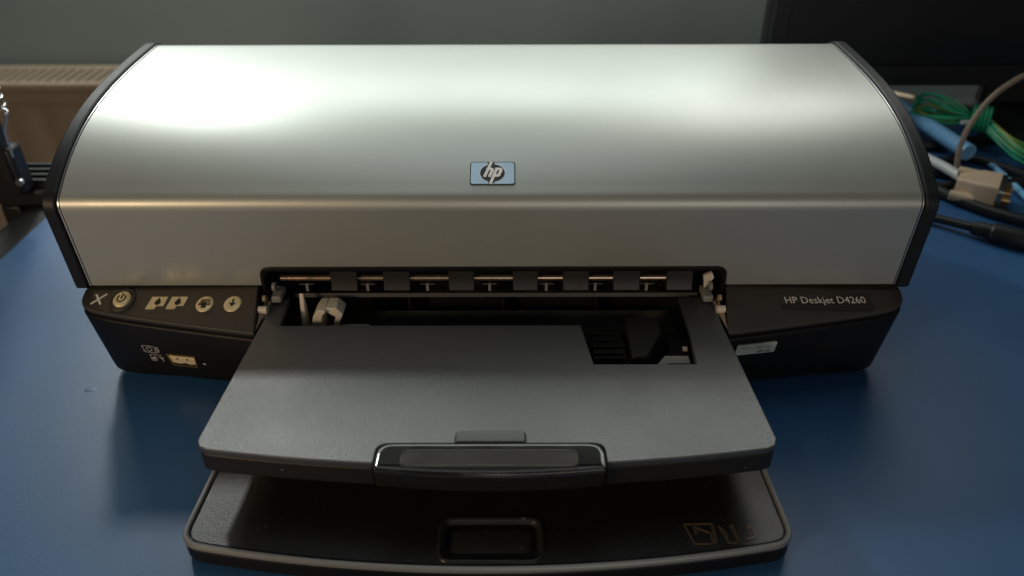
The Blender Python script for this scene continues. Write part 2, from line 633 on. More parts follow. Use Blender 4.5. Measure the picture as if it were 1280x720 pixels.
# ---- lower housing: two pods either side of the paper opening
ledz = lambda x, y: 0.0555 + 0.25 * (min(y, .004) - 0.004)
front_top = [(-.2247, .002), (-.2236, -.0055), (-.2185, -.0105), (-.2050, -.0146), (-.1750, -.0200), (-.1500, -.0240), (-.1238, -.0280)]
front_bot = [(-.2212, .010), (-.2208, .001), (-.2172, -.0050), (-.2050, -.0085), (-.1800, -.0112), (-.1550, -.0150), (-.1290, -.0190)]
ft = [tuple(p) for p in crom(front_top, 6)]
fb = [tuple(p) for p in crom(front_bot, 6)]
topl = [(-.1290, .19), (-.2247, .19)] + ft + [(-.1288, .004)]
botl = [(-.1335, .19), (-.2212, .19)] + fb + [(-.1335, .004)]
pods = []
for sgn in (-1, 1):
    f = lambda lp: [(-sgn * x if sgn > 0 else x, y) for x, y in lp]
    T, B = f(topl), f(botl)
    Ti = offset(T, -.0016)
    mid = [(a[0] * .95 + b[0] * .05, a[1] * .95 + b[1] * .05) for a, b in zip(T, B)]
    loops = [[(x, y, ledz(x, y) - .0035) for x, y in Ti],
             [(x, y, ledz(x, y) - .0047) for x, y in Ti],
             [(x, y, ledz(x, y) - .0052) for x, y in offset(T, -.0003)],
             [(x, y, ledz(x, y) - .0060) for x, y in T],
             [(x, y, .0090) for x, y in B],
             [(x, y, .0055) for x, y in offset(B, -.0007)],
             [(x, y, .0030) for x, y in offset(B, -.0024)],
             [(x, y, .0012) for x, y in offset(B, -.0060)]]
    bm = bmesh.new()
    loft(bm, loops)
    bmesh.ops.recalc_face_normals(bm, faces=bm.faces)
    pods.append(BVHTree.FromBMesh(bm))
    obj('lower_housing', bm, 'black', PR, angle=50)
    bm = pr(offset(T, -.0002), lambda x, y: ledz(x, y) - .0030, ledz)
    o = obj('control_panel' if sgn < 0 else 'name_panel', bm, 'ledge', PR, bevel=.0010, segs=3, angle=50)
    for fy in (.02, .17):
        obj('rubber_foot', pr(disk(.006, 16, (sgn * .18, fy)), 0.0, .0014), 'rubber', PR)
# floor, rear wall and roof of the opening
bm = bmesh.new()
box(bm, -.1340, .1340, -.004, .19, .0012, .0060)
box(bm, -.1290, .1290, .034, .040, .0060, .0750)
box(bm, -.1290, .1290, .0068, .034, .0705, .0750)
box(bm, -.1290, .1290, .185, .192, .0060, .0550)
obj('opening_liner', bm, 'inner', PR)

# ---- ledge helpers


def led_plane(u, v, h=0.0):
    y = v
    z = 0.0555 + 0.25 * (y - 0.004)
    n = Vector((0, -.25, 1)).normalized()
    return Vector((u, y, z)) + n * h


def pod_map(bvh):
    def fn(u, v, h=0.0):
        hit = bvh.ray_cast(Vector((u, -.3, v)), Vector((0, 1, 0)))
        y = hit[0].y if hit[0] is not None else -.02
        return Vector((u, y - h, v))
    return fn


podL, podR = pod_map(pods[0]), pod_map(pods[1])

# ---- control panel marks and buttons
bm = bmesh.new()
cx, cy = -.2143, -.0044
strokes(bm, [[(cx - .0028, cy - .0030), (cx + .0030, cy + .0034)], [(cx - .0022, cy + .0030), (cx + .0020, cy - .0032)]], .0011, led_plane)
obj('cancel_mark', bm, 'mark_light', PR, smooth=False)


def button(name, cx, cy, r, h, m, parent, ry=1.15):
    bm = bmesh.new()
    L0 = [[led_plane(x, y, hh) for x, y in disk(rr, 32, (cx, cy), 1, ry)] for rr, hh in ((r, -.001), (r, h * .6), (r * .9, h), (r * .55, h * 1.12), (r * .1, h * 1.16))]
    loft(bm, L0)
    return obj(name, bm, m, parent, angle=60)


def ringpart(name, cx, cy, r0, r1, h, m, parent, ry=1.15):
    bm = bmesh.new()
    secs = [(r0, -.0008), (r0, h * .4), (r0 * .6 + r1 * .4, h), (r0 * .25 + r1 * .75, h * .9), (r1, .0000), (r1, -.0008)]
    loft(bm, [[led_plane(x, y, hh) for x, y in disk(rr, 32, (cx, cy), 1, ry)] for rr, hh in secs], False, False)
    return obj(name, bm, m, parent, angle=70)


def onbtn(h0):
    return lambda u, v, h=0: led_plane(u, v, h + h0)


px_, py_ = -.2010, -.0050
ringpart('button_ring', px_, py_, .0050, .0072, .0010, 'ledge', PR)
b = button('power_button', px_, py_, .0047, .0016, 'gold', PR)
bm = bmesh.new()
arcpts = [(px_ + .0021 * math.sin(a), py_ - .0002 + .0025 * math.cos(a)) for a in [math.radians(d) for d in range(40, 325, 15)]]
strokes(bm, [arcpts, [(px_, py_ + .0030), (px_, py_ - .0004)]], .0006, onbtn(.0019))
obj('power_symbol', bm, 'mark_dark', b, smooth=False)

for cx in (-.1815, -.1706):
    cy = -.0072
    bm = bmesh.new()
    lp = [(cx - .0050, cy - .0043), (cx - .0038, cy + .0042), (cx + .0048, cy + .0042), (cx + .0041, cy - .0022), (cx + .0005, cy - .0022), (cx - .0002, cy - .0043)]
    sheet(bm, lp, led_plane, .0004)
    o = obj('ink_light', bm, 'gold', PR, smooth=False)
    bm = bmesh.new()
    dp = [(cx + .0005, cy + .0036)] + [(cx + .0004 + .0016 * math.cos(a), cy + .0001 + .0018 * math.sin(a)) for a in [math.radians(d) for d in range(40, -221, -20)]]
    sheet(bm, dp, led_plane, .00055)
    obj('drop_symbol', bm, 'mark_dark', o, smooth=False)

for q, cx in enumerate((-.1553, -.1402)):
    cy = -.0082
    b = button('push_button', cx, cy, .0047, .0009, 'gold', PR)
    bm = bmesh.new()
    m2 = onbtn(.00125)
    if q == 0:
        strokes(bm, [[(cx - .0020, cy + .0022), (cx - .0020, cy + .0004), (cx - .0030, cy - .0010), (cx + .0030, cy - .0010), (cx + .0024, cy + .0004), (cx + .0022, cy + .0022), (cx - .0020, cy + .0022)],
                     [(cx - .0017, cy + .0006), (cx, cy + .0013), (cx + .0017, cy + .0006)]], .00032, m2)
        sheet(bm, [(cx - .0012, cy - .0032), (cx + .0012, cy - .0032), (cx + .0012, cy - .0015), (cx - .0012, cy - .0015)], m2, .0001)
        sheet(bm, [(cx - .0018, cy - .0006), (cx + .0018, cy - .0006), (cx + .0005, cy + .0004), (cx - .0008, cy + .0004)], m2, .0001)
        nm = 'print_cancel_symbol'
    else:
        strokes(bm, [[(cx, cy + .0026), (cx, cy)]], .0007, m2)
        sheet(bm, [(cx - .0018, cy), (cx + .0018, cy), (cx, cy - .0022)], m2, .0001)
        nm = 'arrow_symbol'
    obj(nm, bm, 'mark_dark', b, smooth=False)

podU = lambda u, v, h=0.0: podL(u - .0052 if u > -.178 else u - .0052, v * .92 - .0005, h)
# ---- usb port and its printed symbols on the left front
bm = bmesh.new()
prism(bm, [(-.1745, .0160), (-.1600, .0160), (-.1588, .0265), (-.1760, .0265)], 0, 1, [[(-.1739, .0166), (-.1606, .0166), (-.1595, .0258), (-.1752, .0258)]])
for v in bm.verts:
    v.co = podU(v.co.x, v.co.y, .0006 if v.co.z > .5 else -.0012)
usb = obj('usb_port', bm, 'brass', PR, smooth=False)
bm = bmesh.new()
sheet(bm, [(-.1738, .0167), (-.1607, .0167), (-.1596, .0257), (-.1751, .0257)], podU, .00015)
sheet(bm, [(-.1744, .0226), (-.1602, .0226), (-.1598, .0234), (-.1748, .0234)], podU, .00040)
obj('port_cavity', bm, 'gold', usb, smooth=False)
bm = bmesh.new()
sheet(bm, [(-.1737, .0168), (-.1608, .0168), (-.1606, .0186), (-.1640, .0180), (-.1668, .0192), (-.1700, .0181), (-.1738, .0188)], podU, .0004)
obj('port_tongue', bm, 'mark_dark', usb, smooth=False)
for cx in (-.1702, -.1645):
    bm = bmesh.new()
    sheet(bm, [(cx - .0008, .0238), (cx + .0008, .0238), (cx + .0005, .0222), (cx - .0005, .0222)], podU, .0006)
    obj('port_spring', bm, 'chrome', usb, smooth=False)
bm = bmesh.new()
sx, sz = -.1845, .0288
strokes(bm, [rrect(sx - .0040, sx + .0032, sz - .0022, sz + .0034, .0012, 3) + [(sx - .0040 + .0012, sz - .0022)],
             [(sx + .0008 * math.cos(a) * 2 - .0002, sz + .0006 + .0016 * math.sin(a)) for a in [math.radians(d) for d in range(0, 361, 30)]],
             [(sx + .0038, sz - .0020), (sx + .0052, sz - .0010), (sx + .0050, sz + .0028), (sx + .0040, sz + .0026)],
             [(sx + .0044, sz - .0010), (sx + .0042, sz + .0018)]], .00040, podU)
strokes(bm, [rrect(sx - .0015, sx + .0013, sz - .0096, sz - .0042, .0004, 2) + [(sx - .0015, sz - .0092)],
             [(sx + .0050, sz - .0100), (sx + .0045, sz - .0036)], [(sx + .0030, sz - .0060), (sx + .0047, sz - .0080), (sx + .0062, sz - .0062)],
             [(sx + .0020, sz - .0030), (sx + .0034, sz - .0044)], [(sx + .0028, sz - .0056), (sx + .0034, sz - .0064)]], .00040, podU)
sheet(bm, disk(.0011, 12, (sx, sz - .0076)), podU, .0002)
obj('port_symbols', bm, 'mark_grey', PR, smooth=False)
bm = bmesh.new()
sheet(bm, disk(.0009, 14, (-.1552, .0200)), podU, .0002)
obj('indicator_dot', bm, 'mark_grey', PR, smooth=False)

# ---- name plate and lettering on the right
npl = obj('name_plate', (lambda b: (sheet(b, rrect(.1560, .2058, -.0128, -.0010, .0012, 3), led_plane, .00022), b)[1])(bmesh.new()), 'plate', PR, bevel=0)
bm = bmesh.new()
text_into(bm, 'HP Deskjet D4260', .0435, .0062, led_plane, .00045, (.1590, -.0100))
obj('lettering', bm, 'mark_light', npl, smooth=False)

# ---- ink sticker on the right front
bm = bmesh.new()
st = rrect(.1306, .1530, .0298, .0380, .0008, 3)
sheet(bm, st, podR, .0009)
stk = obj('ink_sticker', bm, 'sticker', PR, smooth=False)
bm = bmesh.new()
text_into(bm, 'vivera', .0160, .0036, podR, .00125, (.1338, .0334))
obj('lettering', bm, 'mark_grey', stk, smooth=False)
bm = bmesh.new()
text_into(bm, 'HP inks', .0076, .0018, podR, .00125, (.1430, .0307))
obj('lettering', bm, 'mark_dark', stk, smooth=False)

# ---- hp badge
A0 = Vector((0.0010, .0204, ztop(.0204)))
A1 = Vector((0.0010, .0086, ztop(.0086)))
up = (A0 - A1).normalized()
nor = Vector((1, 0, 0)).cross(up).normalized()
mid = (A0 + A1) * .5


def badge_map(u, v, h=0.0):
    return mid + Vector((u, 0, 0)) + up * v + nor * (h + .0003)


BW, BH = .0224 / 2, .0132 / 2
bm = bmesh.new()
outer = rrect(-BW - .0005, BW + .0005, -BH - .0005, BH + .0005, .0016, 4)
sheet(bm, outer, badge_map, .0001, -.0015)
bdg = obj('badge', bm, 'badge_dark', PR, angle=40)
bm = bmesh.new()
sheet(bm, rrect(-BW, BW, -BH, BH, .0013, 4), badge_map, .0003, -.001)
obj('badge_plate', bm, 'badge', bdg, smooth=False)
sc_ = .0224 / 545


def bp(x, y):
    return ((x - 572) * sc_, (390 - y) * .0132 / 240)


bm = bmesh.new()
sheet(bm, [bp(572 + 164 * math.cos(a), 390 - 106 * math.sin(a)) for a in [2 * math.pi * i / 40 for i in range(40)]], badge_map, .00034, 0)
obj('badge_oval_rim', bm, 'badge_white', bdg, smooth=False)
bm = bmesh.new()
sheet(bm, [bp(570 + 156 * math.cos(a), 390 - 99 * math.sin(a)) for a in [2 * math.pi * i / 40 for i in range(40)]], badge_map, .00042, 0)
sheet(bm, [bp(*q) for q in ((505, 272), (600, 272), (585, 300), (515, 300))], badge_map, .00038, 0)
sheet(bm, [bp(*q) for q in ((515, 500), (600, 500), (600, 480), (520, 480))], badge_map, .00038, 0)
obj('badge_oval', bm, 'badge_dark', bdg, smooth=False)
bm = bmesh.new()
W_ = 36 * sc_
strokes(bm, [[bp(551, 278), bp(476, 425)], [bp(512, 352), bp(540, 346), bp(566, 352), bp(566, 368), bp(536, 425)],
             [bp(622, 348), bp(552, 500)], [bp(622, 348), bp(655, 348), bp(676, 354), bp(676, 370), bp(652, 414), bp(634, 422), bp(592, 422)]], W_, badge_map, .0007)
obj('badge_letters', bm, 'badge_white', bdg, smooth=False)

# ---- paper opening: rim, shaft, roller covers, brackets
bm = bmesh.new()
o1 = rpoly([(-.1274, .0500), (-.1262, .0694), (.1276, .0694), (.1288, .0500)], [0, .0064, .0064, 0], 6)
i1 = rpoly([(-.1250, .0500), (-.1240, .0664), (.1254, .0664), (.1264, .0500)], [0, .0046, .0046, 0], 6)
n_ = len(o1)
F_, B_ = [], []
for lp in (o1, i1):
    F_.append([bm.verts.new(Vector(fpt(x, z)) + Vector((0, -.0010, 0))) for x, z in lp])
    B_.append([bm.verts.new(Vector(fpt(x, z)) + Vector((0, .0060, 0))) for x, z in lp])
for i in range(n_ - 1):
    bm.faces.new((F_[0][i], F_[0][i + 1], F_[1][i + 1], F_[1][i]))
    bm.faces.new((F_[1][i], F_[1][i + 1], B_[1][i + 1], B_[1][i]))
    bm.faces.new((F_[0][i], F_[0][i + 1], B_[0][i + 1], B_[0][i]))
    bm.faces.new((B_[0][i], B_[0][i + 1], B_[1][i + 1], B_[1][i]))
for e in (0, n_ - 1):
    bm.faces.new((F_[0][e], F_[1][e], B_[1][e], B_[0][e]))
obj('opening_rim', bm, 'black', PR, bevel=.0005, angle=50)

YR, ZR = .0125, .0563
obj('feed_shaft', tb([(-.1188, YR, ZR), (.1050, YR, ZR)], .0017, 14), 'steel', PR)


def xr(px, d=.4195):
    return .0114 + (px - 640) / 960 * d


for a, b in ((408, 442), (475, 509), (558, 591), (640, 672), (704, 737), (768, 802), (836, 869)):
    bm = bmesh.new()
    x0, x1 = xr(a), xr(b)
    loft(bm, [[(x, .0090, .0640), (x, .0088, .0590), (x, .0082, .0545), (x, .0068, .0512), (x, .0100, .0500), (x, .0150, .0520), (x, .0160, .0640)] for x in (x0, x1)])
    obj('roller_cover', bm, 'roller', PR, bevel=.0004)
for p in (375, 453, 530, 610, 683, 746, 812):
    x = xr(p)
    bm = bmesh.new()
    box(bm, x - .0007, x + .0007, .0105, .0125, .0487, .0530)
    box(bm, x - .0040, x + .0040, .0108, .0111, .0530, .0532)
    obj('wheel_bracket', bm, 'bracket', PR, smooth=False)
bm = bmesh.new()
box(bm, -.1120, .1160, .0100, .0112, .0466, .0472)
box(bm, -.1120, .1160, .0112, .0122, .0440, .0466)
obj('guide_rail', bm, 'rail', PR, bevel=.0002)
# platen sloping down under the tray
bm = bmesh.new()
lp = [(.020, .0290), (.010, .0275), (-.012, .0190), (-.012, .0160), (.022, .0250)]
loft(bm, [[(x, y, z) for y, z in lp] for x in (-.0760, .1040)])
obj('platen', bm, 'platen', PR, bevel=.0006)
for i in range(3):
    x = -.05 + i * .055
    obj('platen_rib', bx(x, x + .0012, .0220, .0338, .0240, .0420), 'inner', PR, smooth=False)

# pale latch on the left of the opening
lt = obj('paper_latch', bx(-.1100, -.0785, -.0130, .0100, .0230, .0262), 'bone', PR, bevel=.0005)


def lay(px, py, y):
    """helper: literal front-view outline of a latch piece"""
    return px, y, py


bm = bmesh.new()
loft(bm, [[(x, .0060, .0262), (x, .0030, .0400), (x, .0010, .0440), (x, -.0005, .0400), (x, -.0060, .0262)] for x in (-.1065, -.1040)])
obj('latch_fin', bm, 'bone', lt, bevel=.0004)
bm = bmesh.new()
pth = [(-.0990, .0262), (-.0992, .0340), (-.0975, .0385), (-.0945, .0412), (-.0905, .0412)]
inn = [(-.0905, .0398), (-.0918, .0394), (-.0928, .0375), (-.0932, .0340), (-.0932, .0262)]
loft(bm, [[(x, y, z) for x, z in pth + inn] for y in (-.0100, .0030)])
obj('latch_arch', bm, 'bone', lt, bevel=.0005)
bm = bmesh.new()
loft(bm, [[(-.0905, y, .0412), (-.0850, y, .0412), (-.0815, y, .0385), (-.0900, y, .0262), (-.0925, y, .0262), (-.0858, y, .0372), (-.0905, y, .0394)] for y in (-.0075, .0030)])
obj('latch_hook', bm, 'bone', lt, bevel=.0004)
for o in [lt] + list(lt.children):
    if o is not lt:
        for v in o.data.vertices:
            v.co.z = .0255 + (v.co.z - .0255) * 1.52
obj('paper_stop', bx(-.0890, -.0690, -.0170, -.0020, .0335, .0350), 'bone', PR, bevel=.0003)
# hinge blocks at both corners
for sgn in (-1, 1):
    bm = bmesh.new()
    a, b2 = sorted((sgn * .1180, sgn * .1245))
    box(bm, a, b2, -.0120, .0060, .0400, .0478)
    a, b2 = sorted((sgn * .1160, sgn * .1215))
    box(bm, a, b2, -.0020, .0100, .0490, .0530)
    obj('hinge_block', bm, 'bracket', PR, bevel=.0008)
    bm = bmesh.new()
    tube(bm, [(sgn * .1215, -.010, .0500), (sgn * .1260, -.010, .0500)], .0022, 12)
    obj('hinge_pin', bm, 'bone', PR)
    bm = bmesh.new()
    tube(bm, [(sgn * .1225, -.0015, .0495), (sgn * .1235, -.012, .0480), (sgn * .1252, -.024, .0462)], .0006, 6)
    obj('hinge_spring', bm, 'cable_brown', PR)
bm = bmesh.new()
loft(bm, [[(x0, .0060, z0) for x0, z0 in ((.1165, .0610), (.1210, .0632), (.1225, .0600), (.1200, .0560), (.1178, .0530), (.1172, .0570))],
          [(x0, .0085, z0) for x0, z0 in ((.1165, .0610), (.1210, .0632), (.1225, .0600), (.1200, .0560), (.1178, .0530), (.1172, .0570))]])
obj('shaft_clip', bm, 'bone', PR, bevel=.0003)

for sgn in (-1, 1):
    for k, (dx, dy, dz, rr) in enumerate(((.1195, .0040, .0560, .0026), (.1232, -.0040, .0535, .0018), (.1185, .0085, .0515, .0020))):
        bm = bmesh.new()
        tube(bm, [(sgn * dx, dy, dz), (sgn * (dx + .0016), dy, dz)], rr, 14)
        obj('gear_wheel', bm, 'bracket' if k != 1 else 'cable_brown', PR)
    bm = bmesh.new()
    loft(bm, [[(sgn * x, y, z) for x, y, z in ((.1240, .002, h), (.1256, -.012, h - .002), (.1250, -.020, h - .004), (.1236, -.010, h - .002))] for h in (.0490, .0512)])
    obj('hinge_arm', bm, 'cable_brown', PR, bevel=.0003)
for i in range(9):
    x = -.070 + i * .021
    obj('wall_rib', bx(x, x + .0010, .0290, .0340, .0300, .0420), 'roller', PR, smooth=False)

# ---- output tray
ZT = .0480
frontc = [tuple(p) for p in crom([(.1215, -.1128), (.1000, -.1158), (.0540, -.1203), (.0520, -.1204)], 4)]


def tray_front(x):
    return -.1223 + .0098 * (abs(x) / .1215) ** 2


fx = [.1210 - .0692 * i / 8 for i in range(9)]
# right front edge -> handle recess -> left front edge
HB = [(.0515, -.1190), (.0470, -.1115), (.0430, -.1093)]
outl = []
corner_r = [(.1262, -.1000), (.1265, -.1065), (.1248, -.1108)]
outl += [(.1262, .0050), (.1212, .0050)][::1]
outline = [(.1040, .0050), (.1215, .0050)]
outline += [(.1224, -.0228)] + corner_r + [(x, tray_front(x)) for x in fx]
rec = rpoly([(.0512, tray_front(.0512)), (.0512, -.1093), (-.0478, -.1093), (-.0478, tray_front(.0478))], [0, .016, .016, 0], 8)
outline += rec
outline += [(-x, tray_front(x)) for x in reversed(fx) if x > .0485] + [(-x, y) for x, y in reversed(corner_r)] + [(-.1224, -.0228), (-.1215, .0050), (-.1130, .0050), (-.1120, -.0215)]
# back edge with the mechanism cut-out on the right
outline += [(.0474, -.0215), (.0514, -.0544), (.1018, -.0544), (.1036, -.0300)]
tray = obj('output_tray', pr(outline, ZT - .0032, ZT), 'tray', PR, bevel=.0009, segs=3, angle=30)
# edge skirt below the top plate
sk_o = [(.1224, -.0228)] + corner_r + [(x, tray_front(x)) for x in fx]
for sgn in (-1, 1):
    o_ = [(sgn * x, y) for x, y in sk_o] + [(sgn * x, tray_front(x)) for x in ((.0514,) if sgn > 0 else (.0498, .0480))]
    i_ = []
    ln = o_
    for q in range(len(ln)):
        a = Vector(ln[max(q - 1, 0)]); b_ = Vector(ln[min(q + 1, len(ln) - 1)])
        t = (b_ - a).normalized()
        nn = Vector((t.y, -t.x)) * sgn
        i_.append(tuple(Vector(ln[q]) + nn * .0026))
    ok = Vector(i_[3]).length < Vector(ln[3]).length
    if not ok:
        i_ = [tuple(Vector(a) * 2 - Vector(b_)) for a, b_ in zip(ln, i_)]
    oo = [tuple(Vector(a) * .93 + Vector(b_) * .07) for a, b_ in zip(ln, i_)]
    obj('tray_skirt', pr(oo + i_[::-1], .0345, ZT - .0033), 'tray_edge', tray, bevel=.0008, segs=2, angle=40)

# handle: smoked clear piece over a shallow recess
for hx in (-.0470, .0168):
    obj('handle_floor', bx(hx, hx + .0336, -.1190, -.1098, .0400, .0412), 'tray', tray)
obj('handle_well', bx(-.0470, .0504, -.1200, -.1094, .0352, .0366), 'inner', tray)
hol = rpoly([(-.0472, -.1252), (-.0472, -.1097), (.0506, -.1097), (.0506, -.1252)], [.0015, .016, .016, .0015], 8)


def hz(x, y):
    return .0490 - .0010 * max(0, (-.118 - y) / .009)


def bow(lp, k=.0032):
    return [(x, y - (k * (1 - ((x - .0017) / .049) ** 2) if y < -.120 else 0)) for x, y in lp]


def split(lp, n=10):
    out = []
    for i in range(len(lp)):
        a = Vector(lp[i]); b_ = Vector(lp[(i + 1) % len(lp)])
        m_ = n if (b_ - a).length > .02 else 1
        for j in range(m_):
            out.append(tuple(a.lerp(b_, j / m_)))
    return out


hol = bow(split(hol))
bm = bmesh.new()
loft(bm, [[(x, y, .0470) for x, y in hol], [(x, y, .0484) for x, y in hol], [(x, y, .0491) for x, y in offset(hol, -.0005)], [(x, y, .0494) for x, y in offset(hol, -.0011)], [(x, y, .0494) for x, y in offset(hol, -.0025)]])
hnd = obj('tray_handle', bm, 'smoke', PR, angle=40)
bm = bmesh.new()
fl_ = [p for p in hol if p[1] < -.1205]
fl_ = sorted(fl_)
loft(bm, [[(x, y + (.0006 if z < .04 else 0), z) for x, y in fl_] + [(x, y + .0018, z) for x, y in reversed(fl_)] for z in (.0385, .0468)])
obj('handle_front', bm, 'front', hnd, bevel=.0003)
wn = rrect(-.0364, .0390, -.1248, -.1146, .0040, 8)
bm = bmesh.new()
loft(bm, [[(x, y, z) for x, y in lp] for lp, z in ((wn, .0490), (wn, .0496), (offset(wn, -.0004), .0499), (offset(wn, -.0009), .0499), (offset(wn, -.0013), .0496))])
obj('handle_window', bm, 'clear', hnd, angle=30)
tbl = rpoly([(-.0138, -.1096), (-.0138, -.1022), (.0168, -.1022), (.0168, -.1096)], [0, .003, .003, 0], 6)
bm = bmesh.new()
loft(bm, [[(x, y, z) for x, y in lp] for lp, z in ((tbl, .0482), (tbl, .0489), (offset(tbl, -.0005), .0493))])
obj('handle_tab', bm, 'tab', hnd, angle=30)
obj('tab_recess', pr(offset(tbl, .0005), .0476, .0482), 'mark_dark', hnd)

# mechanism in the cut-out
bm = bmesh.new()
box(bm, .0530, .0700, -.0400, -.0140, .0330, .0400)
for i in range(4):
    y = -.0200 - i * .0058
    box(bm, .0520, .0690, y, y + .0006, .0400, .0412)
for i in range(3):
    x = .0500 + i * .0016
    box(bm, x, x + .0006, -.0330, -.0200, .0380, .0420)
obj('paper_guide', bm, 'black', PR, bevel=.0002)
obj('guide_ledge', bx(.0500, .1020, -.0580, -.0500, .0380, .0400), 'platen', PR, bevel=.0004)
bm = bmesh.new()
loft(bm, [[(.0810, -.0495, .0385), (.0900, -.0380, .0400), (.1020, -.0380, .0400), (.1020, -.0440, .0400), (.0905, -.0440, .0400), (.0905, -.0495, .0390)],
          [(.0810, -.0495, .0375), (.0900, -.0380, .0375), (.1020, -.0380, .0375), (.1020, -.0440, .0375), (.0905, -.0440, .0375), (.0905, -.0495, .0375)]])
obj('guide_wedge', bm, 'mark_grey', PR, smooth=False)
bm = bmesh.new()
loft(bm, [[(.0720, -.0450, .0340), (.0820, -.0450, .0340), (.0960, -.0230, .0340), (.0960, -.0100, .0340), (.0720, -.0100, .0340)],
          [(.0720, -.0430, .0440), (.0800, -.0430, .0440), (.0900, -.0230, .0450), (.0900, -.0100, .0450), (.0720, -.0100, .0450)]])
obj('guide_block', bm, 'inner', PR, bevel=.0006)
obj('guide_pin', bx(.1000, .1024, -.0345, -.0320, .0400, .0418), 'mark_grey', PR, bevel=.0003)
obj('tray_floor', bx(-.1180, .1200, -.0900, -.0060, .0290, .0320), 'inner', PR)

# ---- input tray
ZL = .0140


def low_front(x):
    return -.1482 + .0118 * (abs(x) / .124) ** 2


lx = [.1235 - .2470 * i / 30 for i in range(31)]
cq = [Vector((.1337, -.1235)), Vector((.1344, -.1346)), Vector((.1235, low_front(.1235)))]
cr = [tuple(cq[0] * (1 - t) ** 2 + cq[1] * 2 * t * (1 - t) + cq[2] * t * t) for t in [i / 9 for i in range(9)]]
cor = []
lo = [(.1300, -.0150)] + cr + cor + [(x, low_front(x)) for x in lx] + [(-x, y) for x, y in reversed(cr + cor)] + [(-.1300, -.0150)]
itr = obj('input_tray', pr(offset(lo, -.0003), .0020, .0112), 'black', PR, bevel=.0015, segs=3, angle=40)
in1 = offset(lo, -.0026)
bm = bmesh.new()
secs = [(lo, .0116), (lo, .0128), (offset(lo, -.0006), .0137), (offset(lo, -.0017), .0139), (offset(lo, -.0024), .0135), (in1, .0126), (in1, .0085)]
loft(bm, [[(x, y, z) for x, y in lp] for lp, z in secs], False, False)
obj('tray_rim', bm, 'rim', itr, angle=40)
pan = offset(lo, -.0034)
gr = rrect(-.0204, .0238, -.1428, -.1205, .0058, 8)
obj('tray_panel', pr(pan, .0109, .0128, [gr]), 'lower', itr, bevel=.0004, angle=40)
bm = bmesh.new()
gi = lambda d, r: rrect(-.0204 + d, .0238 - d, -.1428 + d, -.1205 - d, r, 8)
loft(bm, [[(x, y, z) for x, y in lp] for lp, z in ((gi(-.0012, .0066), .0126), (gi(-.0008, .0064), .0134), (gi(.0001, .0057), .0135), (gi(.0010, .0051), .0128),
                                                   (gi(.0017, .0046), .0114), (gi(.0026, .0040), .0110), (gi(.0050, .0030), .0112), (gi(.0080, .0015), .0117))], False, True)
obj('grip_recess', bm, 'grip', itr, angle=60)


def pan_map(u, v, h=0.0):
    return Vector((u, v, .0128 + h))


ico = [[[(.0895, -.1345), (.0870, -.1240), (.0990, -.1236)], [(.0895, -.1345), (.0968, -.1345)], [(.0990, -.1236), (.0985, -.1345)], [(.0998, -.1238), (.0995, -.1335)],
        [(.0910, -.1252), (.0912, -.1292)], [(.0910, -.1252), (.0976, -.1288), (.0978, -.1340)], [(.0922, -.1266), (.0922, -.1280)]],
       [[(.1045, -.1340), (.1020, -.1250)], [(.1045, -.1340), (.1082, -.1340)], [(.1020, -.1250), (.1046, -.1285), (.1044, -.1335)], [(.1072, -.1244), (.1088, -.1335)], [(.1080, -.1242), (.1096, -.1330)], [(.1068, -.1252), (.1082, -.1250)]],
       [[(.1128, -.1322), (.1150, -.1318), (.1168, -.1298), (.1166, -.1272), (.1152, -.1252)], [(.1142, -.1270), (.1150, -.1248), (.1164, -.1258)], [(.1150, -.1250), (.1148, -.1298)]]]
for ic in ico:
    bm = bmesh.new()
    strokes(bm, ic, .00042, pan_map, .0005)
    obj('embossed_symbol', bm, 'emboss', itr, smooth=False)
for sgn in (-1, 1):
    obj('tray_foot', pr(disk(.005, 16, (sgn * .10, -.11)), 0.0, .0022), 'rubber', itr)

# ------------------------------------------------------------------ cables at the right
o = None
# corrugated light blue tube
bm = bmesh.new()
p0, p1 = Vector((0.386, 0.425, 0.024)), Vector((0.4155, 0.2845, 0.0150))
n = 64
pts = [p0.lerp(p1, i / n) for i in range(n + 1)]
rad_ = [.0075 if i % 2 else .0064 for i in range(n + 1)]
rad_[-1] = .0074
pts += [pts[-1], p1 + (p0 - p1).normalized() * .03]
rad_ += [.0056, .0056]
tube(bm, pts, 1, 18, rad_)
tag(obj('conduit_tube', bm, 'tube', angle=25), 'light blue corrugated plastic tube with an open end beside the green wires', 'tube')
tag(obj('thin_cable', tb(crom([(0.420, 0.306, 0.0035), (0.437, 0.290, 0.0035), (0.4385, 0.265, 0.0035), (0.436, 0.235, .0035), (0.434, 0.205, .0035), (0.44, 0.15, .0035)], 8), .0026, 10), 'tube'),
    'thin light blue cable running on from the end of the blue tube', 'cable')

